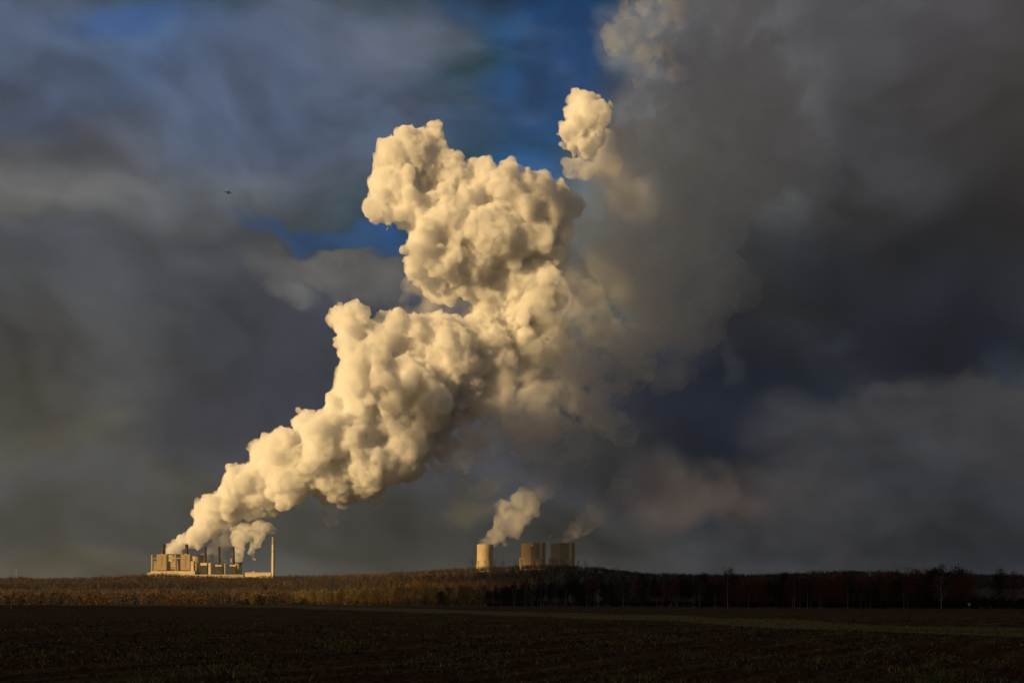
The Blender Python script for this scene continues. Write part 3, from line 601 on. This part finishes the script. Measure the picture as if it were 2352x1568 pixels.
# ------------------------------------------------------------------ the far power station
DF = 5000.
cooling_tower('cooling_tower', 'lone big cooling tower on the ridge left of the far boiler houses', 474, 132, 518, DF, V2, H2, [(0, 1.3), (.1, 1.22), (.25, 1.13), (.4, 1.06), (.6, 1.0), (.8, .975), (1, .985)], rim=False)
def boa(label, dx, dim):
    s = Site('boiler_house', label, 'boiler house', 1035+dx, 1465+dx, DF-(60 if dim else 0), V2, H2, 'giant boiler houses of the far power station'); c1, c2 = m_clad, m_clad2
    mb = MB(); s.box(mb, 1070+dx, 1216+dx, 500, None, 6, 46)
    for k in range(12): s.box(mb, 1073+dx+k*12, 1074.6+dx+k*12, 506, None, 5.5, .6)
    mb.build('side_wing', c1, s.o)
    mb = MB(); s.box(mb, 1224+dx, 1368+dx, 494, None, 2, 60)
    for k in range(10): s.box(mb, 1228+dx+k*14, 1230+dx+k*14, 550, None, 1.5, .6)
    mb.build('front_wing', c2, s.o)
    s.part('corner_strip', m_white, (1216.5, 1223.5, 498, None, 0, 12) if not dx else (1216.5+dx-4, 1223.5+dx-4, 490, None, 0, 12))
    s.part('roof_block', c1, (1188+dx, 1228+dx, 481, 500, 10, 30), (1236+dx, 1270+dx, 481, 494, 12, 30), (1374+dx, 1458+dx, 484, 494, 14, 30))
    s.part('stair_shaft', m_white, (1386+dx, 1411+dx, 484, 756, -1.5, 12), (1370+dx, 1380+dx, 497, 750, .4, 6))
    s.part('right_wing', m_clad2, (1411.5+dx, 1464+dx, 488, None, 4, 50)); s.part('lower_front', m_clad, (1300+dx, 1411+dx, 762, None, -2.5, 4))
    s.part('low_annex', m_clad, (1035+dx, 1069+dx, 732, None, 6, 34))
    if not dim: s.part('sign_panel', m_paint_w, (1230, 1264, 513, 544, 1, .8)); s.part('sign_bar', m_conc, (1232, 1262, 526, 529, .6, .5), (1246, 1248.5, 513, 526, .6, .5))
    t = MB().lathe([(1.3, s.Z(495)), (1.3, s.Z(486)), (.9, s.Z(486))], 10, s.X(1325+dx), 8).build('vent_pipe', m_steel, s.o, True)
    return s
boa('giant pale boiler house with a small white sign panel near its roof', 0, False)
boa('giant dim boiler house at the right, half in cloud shade', 480, True)

# ------------------------------------------------------------------ trees
nrg = np.random.RandomState(77)
def tris(centers, size, rs, long=1., up=0.):
    """small randomly turned leaf / twig triangles round the given centres"""
    n = len(centers); d = rs.normal(size=(n, 3)); d[:, 2] += up; d /= np.linalg.norm(d, axis=1)[:, None]
    e = rs.normal(size=(n, 3)); e -= d*(d*e).sum(1)[:, None]; e /= np.linalg.norm(e, axis=1)[:, None]
    sz = size*rs.uniform(.6, 1.3, n)[:, None]; a = centers-e*sz*.5/long; b = centers+e*sz*.5/long; c = centers+d*sz*long
    return np.stack([a, b, c], 1).reshape(-1, 3), np.arange(3*n).reshape(-1, 3)
def skeleton(h, rs, spread=.3, nlimb=12, lean=.03, low=.3, rise=.9, r0=None):
    """trunk and limbs as tapered tubes; returns the tubes and the limb points for twigs"""
    mb = MB(); tr = []; r0 = r0 or h*.014; lx, ly = rs.normal(0, lean, 2)
    for k in range(7):
        f = k/6; tr.append(((lx*h*f+rs.normal(0, .01)*h*f, ly*h*f, h*f*.97), r0*(1-f)**.8+.02))
    mb.tube(tr, 6); pts = []
    for k in range(nlimb):
        f = low+(1-low)*(k+rs.rand())/nlimb*.93; a = k*2.4+rs.rand(); base = np.array([np.interp(f*6, range(7), [t[0][i] for t in tr]) for i in range(3)])
        L = h*spread*(1.15-f*.75)*rs.uniform(.7, 1.2); d = np.array([math.cos(a), math.sin(a), rise*rs.uniform(.7, 1.3)]); q = [(tuple(base), r0*.42*(1.1-f))]
        for j in range(1, 5):
            p = base+d*L*j/4+np.array([0, 0, .12*L*(j/4)**2])+rs.normal(0, .03*L, 3); q.append((tuple(p), max(.02, r0*.42*(1.1-f)*(1-j/4.4)))); pts.append(p)
            if j >= 2:
                d2 = d+rs.normal(0, .7, 3); e = p+d2/np.linalg.norm(d2)*L*.4; mb.tube([(tuple(p), r0*.14), (tuple(e), .015)], 3); pts.append(e)
        mb.tube(q, 4)
    return mb, np.array(pts)
def proto(kind, h, seed):
    rs = np.random.RandomState(seed)
    K = {'rust': dict(spread=.26, nl=13, low=.18, n=1300, size=.38, long=1., cols=[(.22, .065, .02), (.15, .05, .02), (.28, .10, .03)], rise=.5, sp=.055, bark=m_bark),
         'bare': dict(spread=.2, nl=14, low=.3, n=900, size=.55, long=2.6, cols=[(.05, .042, .03), (.065, .05, .032)], rise=1.5, sp=.04, bark=m_bark),
         'birch': dict(spread=.17, nl=13, low=.35, n=500, size=.5, long=2.8, cols=[(.06, .04, .03), (.05, .036, .03)], rise=1.4, sp=.035, bark=m_birch),
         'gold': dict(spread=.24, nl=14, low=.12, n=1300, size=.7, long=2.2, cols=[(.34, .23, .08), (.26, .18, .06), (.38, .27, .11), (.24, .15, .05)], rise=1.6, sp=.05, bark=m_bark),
         'dark': dict(spread=.24, nl=13, low=.12, n=1500, size=.45, long=1.2, cols=[(.02, .03, .016), (.03, .035, .02)], rise=.4, sp=.05, bark=m_bark),
         'airy': dict(spread=.26, nl=15, low=.35, n=260, size=.4, long=3, cols=[(.03, .028, .024)], rise=1.5, sp=.02, bark=m_bark),
         'lone': dict(spread=.27, nl=20, low=.16, n=60, size=.5, long=3, cols=[(.22, .17, .11)], rise=.75, sp=.02, bark=m_birch)}[kind]
    mb, pts = skeleton(h, rs, K['spread'], K['nl'], .02, K['low'], K['rise'], h*.0085 if kind in ('birch', 'lone') else None)
    tr = mb.build('trunk', K['bark'], None, True)
    c = pts[rs.randint(len(pts), size=K['n'])]+rs.normal(0, h*K['sp'], (K['n'], 3)); V, Fc = tris(c, K['size'], rs, K['long'], .5)
    cl = np.array(K['cols'])[rs.randint(len(K['cols']), size=K['n'])]*rs.uniform(.7, 1.3, (K['n'], 1))
    cr = mesh_np('crown', V, Fc, m_tint, col=np.repeat(cl, 3, 0))
    return tr, cr
PROT = {}
def tree(kind, h, seed, x, y, sc_=1., rot=0, label=None, group=None, name=None, dz=0):
    nm = name or {'rust': 'oak_tree', 'bare': 'bare_tree', 'birch': 'birch_tree', 'gold': 'willow_tree', 'dark': 'evergreen_tree', 'airy': 'bare_tree', 'lone': 'birch_tree'}[kind]
    o = empty(nm, (x, y, float(ground_z(x, y))-.15+dz), rot); o.scale = (sc_*1.0, sc_*1.0, sc_)
    key = (kind, seed)
    if key not in PROT:
        PROT[key] = proto(kind, h, seed*13+len(kind)); src = PROT[key]
    else:
        src = tuple(q.copy() for q in PROT[key])
        for q in src: COL.objects.link(q)
    for q in src: q.parent = o
    tag(o, label, 'tree', group); return o
EDX = [1060, 1180, 1450, 1764, 2050, 2352, 2700]; EDD = [1000, 880, 700, 550, 440, 353, 300]; EDH = [24, 22, 19, 17, 15.5, 15.5, 15]
G1 = 'trees of the dark wood edge beyond the field'
LB = {'rust': 'tree holding dull rust red leaves in the dark wood edge', 'bare': 'leafless brown tree in the dark wood edge', 'dark': 'almost black evergreen tree in the dark wood edge', 'birch': 'thin leafless birch deep inside the dark wood edge'}
rt = random.Random(8)
nw = 0; WOOD = []
v = 1125.
while v < 2420 and nw < 250:
    for row in range(3):
        vv = v+rt.uniform(-5, 5); D = float(np.interp(vv, EDX, EDD))+row*13+rt.uniform(0, 9); h = float(np.interp(vv, EDX, EDH))
        prs = .62 if vv > 1600 else (.3 if vv > 1400 else .1)
        kind = 'rust' if rt.random() < prs else rt.choice(['bare', 'bare', 'bare', 'dark', 'birch'])
        if vv < 1480 and vv > 1375 and row < 2 and rt.random() < .55: continue
        sc_ = h/16*rt.uniform(.72, 1.08)*(1.1 if row == 2 else 1)*(.8 if vv < 1300 else 1)
        WOOD.append((vv, row, kind, tree(kind, 16, rt.randrange(4), wx(vv, D), D, sc_, rt.uniform(0, 6.28), LB[kind], G1))); nw += 1
    v += rt.uniform(14, 19)*(.75 if v > 1600 else .85)
ORD = 'first second third fourth fifth sixth seventh eighth ninth tenth eleventh twelfth thirteenth fourteenth fifteenth sixteenth seventeenth eighteenth nineteenth twentieth'.split()
def nth(k): return ORD[k] if k < 20 else ('twenty-'+ORD[k-20] if k < 29 else ('thirtieth' if k == 29 else ('thirty-'+ORD[k-30] if k < 39 else ('fortieth' if k == 39 else ('forty-'+ORD[k-40] if k < 49 else ('fiftieth' if k == 49 else ('fifty-'+ORD[k-50] if k < 59 else ('sixtieth' if k == 59 else 'sixty-'+ORD[(k-60) % 9]))))))))
LM = [(0, 'left of the clustered pale birches'), (1243, 'between the birch cluster and the wood gap'), (1400, 'between the wood gap and the tall birch'), (1671, 'just right of the tall crowned birch'), (1825, 'right of the crooked birch'), (1947, 'right of the thin white birch pole'), (2050, 'left of the lone spread branched tree'), (2162, 'between the lone pale tree and the sign'), (2226, 'right of the triangular sign')]
WK = {'rust': 'rust leaved oak', 'bare': 'bare brown tree', 'dark': 'black evergreen', 'birch': 'thin dim birch'}
cnt = {}
for vv, row, kind, o in sorted(WOOD, key=lambda t: t[0]):
    seg = [t for a, t in LM if vv >= a][-1]; rw = ('front', 'middle', 'back')[row]; k_ = (seg, row, kind); c_ = cnt.get(k_, 0); cnt[k_] = c_+1
    o['label'] = '%s %s in the %s row %s' % (nth(c_), WK[kind], rw, seg)
# pale birches that stand out at the wood edge
BIR = [(1180, 1336, 'pair of thin pale birch stems at the left end of the dark wood'), (1206, 1332, 'pale birch leaning slightly right near the left end of the wood'), (1222, 1352, 'short bent pale birch between taller ones'), (1243, 1330, 'pale birch in the middle of the left birch cluster'), (1268, 1342, 'pale birch left of the twin stems'), (1275, 1336, 'straight pale birch right of the twin stems'), (1300, 1335, 'faint birch by the gap in the wood'),
       (1607, 1330, 'tall straight pale birch stem left of the giant crown'), (1671, 1305, 'tallest birch with a crown above the skyline'), (1825, 1320, 'crooked pale birch right of the tallest birch'), (1855, 1328, 'birch with broken pale bark at the wood edge'), (1947, 1330, 'very thin white birch pole in the right half of the wood')]
for i, (bx_, top, lab) in enumerate(BIR):
    D = float(np.interp(bx_, EDX, EDD))-6; h = (HZ-top)/F*D+EYE; tree('birch', 16, i % 4+4, wx(bx_, D), D, h/16, i*1.7, lab, 'pale birches at the wood edge')
D = float(np.interp(2162, EDX, EDD))-14; tree('lone', 14, 0, wx(2162, D), D, ((HZ-1316)/F*D+EYE)/14, .6, 'bare pale tree with spread branches standing before the right wood')
for bx_, top, k, lab in ((2130, 1306, 'bare', 'tall bare tree rising above the wood left of the sign'), (2295, 1306, 'dark', 'dark bushy crown above the skyline near the right edge'), (2325, 1310, 'rust', 'big rust leaved oak at the right edge of the picture'), (1940, 1312, 'rust', 'rust leaved oak standing higher than the wood near the thin white birch')):
    D = float(np.interp(bx_, EDX, EDD))+18; tree('airy' if k == 'bare' else k, 16, 1, wx(bx_, D), D, ((HZ-top)/F*D+EYE)/16, .3, lab)
# golden belt in the sun left of the wood
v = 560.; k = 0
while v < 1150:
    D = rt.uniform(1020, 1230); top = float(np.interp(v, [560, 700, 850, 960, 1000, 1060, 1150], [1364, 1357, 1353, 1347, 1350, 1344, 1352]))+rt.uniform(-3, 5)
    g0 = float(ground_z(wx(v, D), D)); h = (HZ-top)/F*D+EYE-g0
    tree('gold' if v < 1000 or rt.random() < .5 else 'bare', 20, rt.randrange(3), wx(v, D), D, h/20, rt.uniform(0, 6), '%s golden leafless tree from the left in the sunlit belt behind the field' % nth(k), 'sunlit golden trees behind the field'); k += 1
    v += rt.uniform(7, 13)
# bare trees on the skyline
SKY = [(265, 'small bare tree on the ridge left of the far cooling tower'), (355, 'thin bare tree before the left foot of the far cooling tower'), (485, 'bare tree before the middle of the far cooling tower'), (640, 'bare tree at the right foot of the far cooling tower'), (765, 'tall bare tree right of the far cooling tower'), (970, 'bare tree just left of the giant pale boiler house'), (1065, 'bare tree before the left corner of the giant pale boiler house'), (1290, 'rounded bare tree before the giant pale boiler house'),
       (1580, 'bare tree before the dim boiler house, left of a twin'), (1625, 'wide bare tree before the dim boiler house'), (1735, 'small bare tree before the dim boiler house'), (1800, 'bare tree at the right of the dim boiler house'), (2000, 'low bare tree on the ridge right of the boiler houses'), (2110, 'farthest right bare tree on the ridge near the boiler houses')]
for i, (zx, lab) in enumerate(SKY):
    v_ = V2(zx); D = 2950; x = wx(v_, D); top = H2(790 if i % 3 else 776)-2; g0 = float(ground_z(x, D)); tree('airy', 16, i % 5, x, D, max(10, (HZ-top)/F*D+EYE-g0)/16, i, lab, 'bare trees on the ridge skyline', dz=-1)

# far woods on the slopes: one mass per wood
def patch(x, y, s, k): return np.array([mnoise.noise(Vector((a/s, b/s, k))) for a, b in zip(x, y)])
def forest(name, label, n, region, hgt, nt, size, colf, seed):
    rs = np.random.RandomState(seed); vv, D = region(rs, n); x = (vv-1176)/F*D; z = ground_z(x, D); h = hgt*rs.uniform(.6, 1.15, n)*(1+.45*patch(x, D, 55, 4.))
    cen = np.repeat(np.stack([x, D, z], 1), nt, 0); hh = np.repeat(h, nt); m = n*nt
    f = rs.beta(1.6, 1.3, m); rad = (.27*hh*np.sqrt(np.clip(1-((f-.42)/.62)**2, .05, 1)))*np.sqrt(rs.rand(m)); a = rs.rand(m)*6.28
    cen = cen+np.stack([rad*np.cos(a), rad*np.sin(a), hh*(.08+.92*f)], 1)
    V, Fc = tris(cen, 1, rs, 1.1, .2); V = (V.reshape(-1, 3, 3)-cen[:, None])*(size*np.ones(m))[:, None, None]+cen[:, None]
    c = np.repeat(colf(x, D, rs)*rs.uniform(.65, 1.35, (n, 1)), nt, 0)*rs.uniform(.8, 1.2, (m, 1))
    o = mesh_np(name, V.reshape(-1, 3), Fc, m_tint, col=np.repeat(c, 3, 0)); tag(o, label, kind='stuff'); return o
def patch(x, y, s, k): return np.array([mnoise.noise(Vector((a/s, b/s, k))) for a, b in zip(x, y)])
def colors(x, D, rs):
    p = patch(x*.55, D, 150, 1.)+rs.normal(0, .10, len(x)); q = patch(x, D, 90, 7.)+rs.normal(0, .12, len(x))
    c = np.tile(np.array([.062, .043, .034]), (len(x), 1)); c[p > .2] = (.10, .055, .026); c[p > .45] = (.16, .075, .025); c[p < -.2] = (.045, .036, .032)
    c[q > .42] = (.12, .095, .05); c[q < -.52] = (.022, .036, .02); return c
def colors_gold(x, D, rs):
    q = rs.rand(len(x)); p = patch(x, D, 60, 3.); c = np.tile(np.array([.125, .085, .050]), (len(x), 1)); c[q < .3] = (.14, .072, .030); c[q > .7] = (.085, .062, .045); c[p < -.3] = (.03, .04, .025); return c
forest('far_woods', 'brown and rust autumn woods covering the hill slopes', 9500, lambda r, n: (r.uniform(-250, 2650, n), 1880+1180*r.beta(1.1, 1.0, n)), 15, 60, 1.35, colors, 1)
forest('ridge_woods', 'treetops along the skyline of the ridge', 2600, lambda r, n: (r.uniform(-250, 2650, n), r.uniform(2930, 3060, n)), 15.5, 60, 1.1, colors, 2)
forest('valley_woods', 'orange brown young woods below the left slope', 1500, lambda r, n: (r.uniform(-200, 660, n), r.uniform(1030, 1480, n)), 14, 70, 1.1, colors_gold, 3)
forest('meadow_woods', 'brown wood between the golden trees and the meadow', 700, lambda r, n: (r.uniform(600, 1250, n), r.uniform(1180, 1330, n)), 9, 60, 1.1, colors_gold, 4)
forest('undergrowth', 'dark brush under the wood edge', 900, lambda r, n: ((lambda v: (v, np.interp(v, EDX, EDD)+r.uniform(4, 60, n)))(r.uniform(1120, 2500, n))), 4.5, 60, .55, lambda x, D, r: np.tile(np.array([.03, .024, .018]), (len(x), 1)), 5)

# radio mast on the left skyline
x = wx(37, 2980); g0 = float(ground_z(x, 2980)); t = empty('radio_mast', (x, 2980, g0)); tag(t, 'faint thin lattice mast above the woods at the far left', 'mast')
mb = MB()
for a in range(3):
    c_, s_ = math.cos(a*2.094), math.sin(a*2.094); mb.tube([((1.6*c_, 1.6*s_, 0), .12), ((.35*c_, .35*s_, 44), .1)], 4)
    c2, s2 = math.cos((a+1)*2.094), math.sin((a+1)*2.094)
    for k in range(11): r1, r2 = 1.6-1.25*k/11, 1.6-1.25*(k+1)/11; mb.tube([((r1*c_, r1*s_, 4*k), .06), ((r2*c2, r2*s2, 4*k+4), .06)], 3)
mb.build('lattice', m_steel, t); MB().tube([((0, 0, 43), .12), ((0, 0, 50), .06)], 5).build('antenna', m_steel, t)

# nature-reserve sign before the right wood
D = 380.; x = wx(2226, D); t = empty('triangular_sign', (x, D, float(ground_z(x, D)))); tag(t, 'small white and green triangular sign on a post before the wood', 'sign')
MB().lathe([(.05, 0), (.05, 2.2), (.03, 2.25)], 10).build('post', m_steel, t, True)
def triplate(s, y0, y1, zc):
    mb = MB(); a = [(-s*.62, y0, zc+s*.5), (s*.62, y0, zc+s*.5), (0, y0, zc-s*.6)]; b = [(p[0], y1, p[2]) for p in a]
    mb.v = a+b; mb.f = [(0, 2, 1), (3, 4, 5), (0, 1, 4, 3), (1, 2, 5, 4), (2, 0, 3, 5)]; return mb
pl = triplate(1.25, -.10, -.06, 1.75).build('plate', m_paint_g, t); triplate(1.0, -.115, -.103, 1.77).build('white_field', m_paint_w, pl)
# little white marker at the left edge of the field
x = wx(26, 250); t = MB().lathe([(.06, 0), (.06, .75), (.02, .8)], 8).build('marker_post', m_paint_w, None, True, (x, 250, float(ground_z(x, 250)))); tag(t, 'tiny white marker post at the far left edge of the field', 'post')

# aeroplane high on the left
pc = P(525, 441, 4200.); t = empty('aeroplane', pc, R(-150)); t.rotation_euler = (R(2), R(-3), R(-150)); tag(t, 'tiny dark aeroplane crossing the grey clouds at upper left', 'aeroplane')
m_plane = mat('aircraft_paint', (.12, .12, .13), rough=.5, var=.05)
mb = MB(); prof = [(-19, .15), (-17, 1.1), (-13, 1.9), (-5, 2.1), (6, 2.1), (12, 1.5), (17, .7), (19, .2)]
mb.tube([((0, -y, .12*abs(y)*(y > 6)*.5), r) for y, r in prof], 12); mb.build('fuselage', m_plane, t, True)
def slab(pts, th):
    m_ = MB(); n = len(pts); m_.v = [(a, b, c-th/2) for a, b, c in pts]+[(a, b, c+th/2) for a, b, c in pts]
    m_.f = [tuple(range(n))[::-1], tuple(range(n, 2*n))]+[(i, (i+1) % n, n+(i+1) % n, n+i) for i in range(n)]; return m_
for sx in (-1, 1):
    slab([(sx*1.5, 5, -.6), (sx*1.5, -2.5, -.6), (sx*18, -6.5, 1.8), (sx*18, -4.6, 1.8)][::sx], .5).build('wing', m_plane, t)
    slab([(sx*.5, -14.5, .9), (sx*.5, -17.5, .9), (sx*6.5, -18.6, 1.3), (sx*6.5, -17.4, 1.3)][::sx], .3).build('tailplane', m_plane, t)
    MB().tube([((sx*6.2, 4.2, -1.6), .9), ((sx*6.2, 3, -1.6), 1.1), ((sx*6.2, .2, -1.5), .7)], 10).build('engine', m_plane, t, True)
f_ = slab([(0, -12.5, 1.2), (0, -17.5, 1.2), (0, -19, 7.4), (0, -17, 7.4)], .1); f_.v = [(.25 if i < 4 else -.25, v_[1], v_[2]) for i, v_ in enumerate(f_.v)]; f_.build('fin', m_plane, t)

# ------------------------------------------------------------------ stubble, weeds and clods near the camera
def in_strip(x, y):
    d1 = np.interp(y, A[:, 1], A[:, 0]); d2 = np.interp(y, B[:, 1], B[:, 0]); return (x > d1) & (x < d2)
rs = np.random.RandomState(9)
def blades(name, label, n, dr, hr, wr, cols, seed, strip_=False, lean=.5, row=True):
    rs = np.random.RandomState(seed); m = int(n*3.2)
    D = dr[0]*(dr[1]/dr[0])**(rs.rand(m)**(.9)); v = rs.uniform(-80, 2440, m); x = (v-1176)/F*D
    w = np.sin((x*math.cos(R(33))-D*math.sin(R(33)))*2*math.pi/1.5+.8*np.sin(D*.2)) if row else np.zeros(m)
    keep = in_strip(x, D) if strip_ else (~in_strip(x, D))
    pn = np.array([mnoise.noise(Vector((a*.35, b*.12, 2.)))+.6*mnoise.noise(Vector((a*1.3, b*.5, 5.))) for a, b in zip(x, D)])
    if not strip_: keep &= (rs.rand(m) < np.clip(.08+.22*w+1.1*pn, .015, 1))
    i = np.nonzero(keep)[0][:n]; x, D = x[i], D[i]; k = len(i); z = ground_z(x, D); h = hr*rs.uniform(.35, 1.25, k)*np.where(rs.rand(k) > .93, 1.7, 1); wd = wr*(D/30)**.7*rs.uniform(.6, 1.5, k)
    a = rs.rand(k)*6.28; bx_, by_ = np.cos(a), np.sin(a); la = rs.rand(k)*6.28; ll = h*lean*rs.rand(k)*1.6
    b = np.stack([x, D, z-.01], 1); s = np.stack([bx_, by_, 0*bx_], 1)*wd[:, None]; L = np.stack([np.cos(la), np.sin(la), 0*la], 1)*ll[:, None]; up = np.array([0, 0, 1.])*h[:, None]
    V = np.stack([b-s, b+s, b+.6*up+.35*L+s*.7, b+.6*up+.35*L-s*.7, b+up*.95+L], 1).reshape(-1, 3)
    q = np.arange(k)[:, None]*5; Fc = np.concatenate([np.concatenate([q, q+1, q+2], 1), np.concatenate([q, q+2, q+3], 1), np.concatenate([q+3, q+2, q+4], 1)])
    c = np.array(cols)[rs.randint(len(cols), size=k)]*rs.uniform(.6, 1.4, (k, 1)); o = mesh_np(name, V, Fc, m_tint, col=np.repeat(c, 5, 0)); tag(o, label, kind='stuff')
blades('stubble', 'straw coloured crop stubble standing in rows on the soil', 30000, (13, 200), .13, .008, [(.55, .42, .15), (.40, .32, .11), (.28, .24, .09)], 11, lean=1.1)
blades('weeds', 'low green weeds sprouting between the stubble', 30000, (13, 160), .085, .024, [(.13, .15, .03), (.10, .12, .022), (.18, .17, .04)], 12, lean=1.2)
blades('grass', 'short green grass on the strip through the field', 30000, (40, 420), .13, .02, [(.23, .19, .04), (.31, .24, .07), (.15, .14, .03)], 13, strip_=True, row=False)
n = 26000; D = 12*(110/12)**rs.rand(n); x = (rs.uniform(-80, 2440, n)-1176)/F*D; k = ~in_strip(x, D); x, D = x[k], D[k]; n = len(x)
ov = np.array([(1, 0, 0), (-.5, .87, 0), (-.5, -.87, 0), (0, 0, 1), (0, 0, -1)]); of = np.array([(0, 1, 3), (1, 2, 3), (2, 0, 3), (1, 0, 4), (2, 1, 4), (0, 2, 4)])
sz = .045*rs.lognormal(0, .5, n)*(D/30)**.3; V = (ov[None]*rs.uniform(.6, 1.3, (n, 5, 1))*sz[:, None, None]); a = rs.rand(n)*6.28; c_, s_ = np.cos(a)[:, None], np.sin(a)[:, None]
V = np.stack([V[..., 0]*c_-V[..., 1]*s_, V[..., 0]*s_+V[..., 1]*c_, V[..., 2]*.7], -1)+np.stack([x, D, ground_z(x, D)], 1)[:, None]
o = mesh_np('clods', V.reshape(-1, 3), (of[None]+5*np.arange(n)[:, None, None]).reshape(-1, 3), m_field); tag(o, 'dark broken clods of ploughed soil', kind='stuff')

# ------------------------------------------------------------------ haze over the plain
mh = bpy.data.materials.new('thin_haze'); mh.use_nodes = True; mh.node_tree.nodes.clear()
ho = mh.node_tree.nodes.new('ShaderNodeOutputMaterial'); hv = mh.node_tree.nodes.new('ShaderNodeVolumePrincipled'); hv.inputs['Color'].default_value = (.85, .92, 1, 1); hv.inputs['Density'].default_value = 1.3e-5
mh.node_tree.links.new(hv.outputs[0], ho.inputs['Volume'])
hz_ = MB().box(-7300, 7300, -7300, 7300, -12, 3700).build('haze', mh); tag(hz_, 'thin evening haze over the plain', kind='stuff')
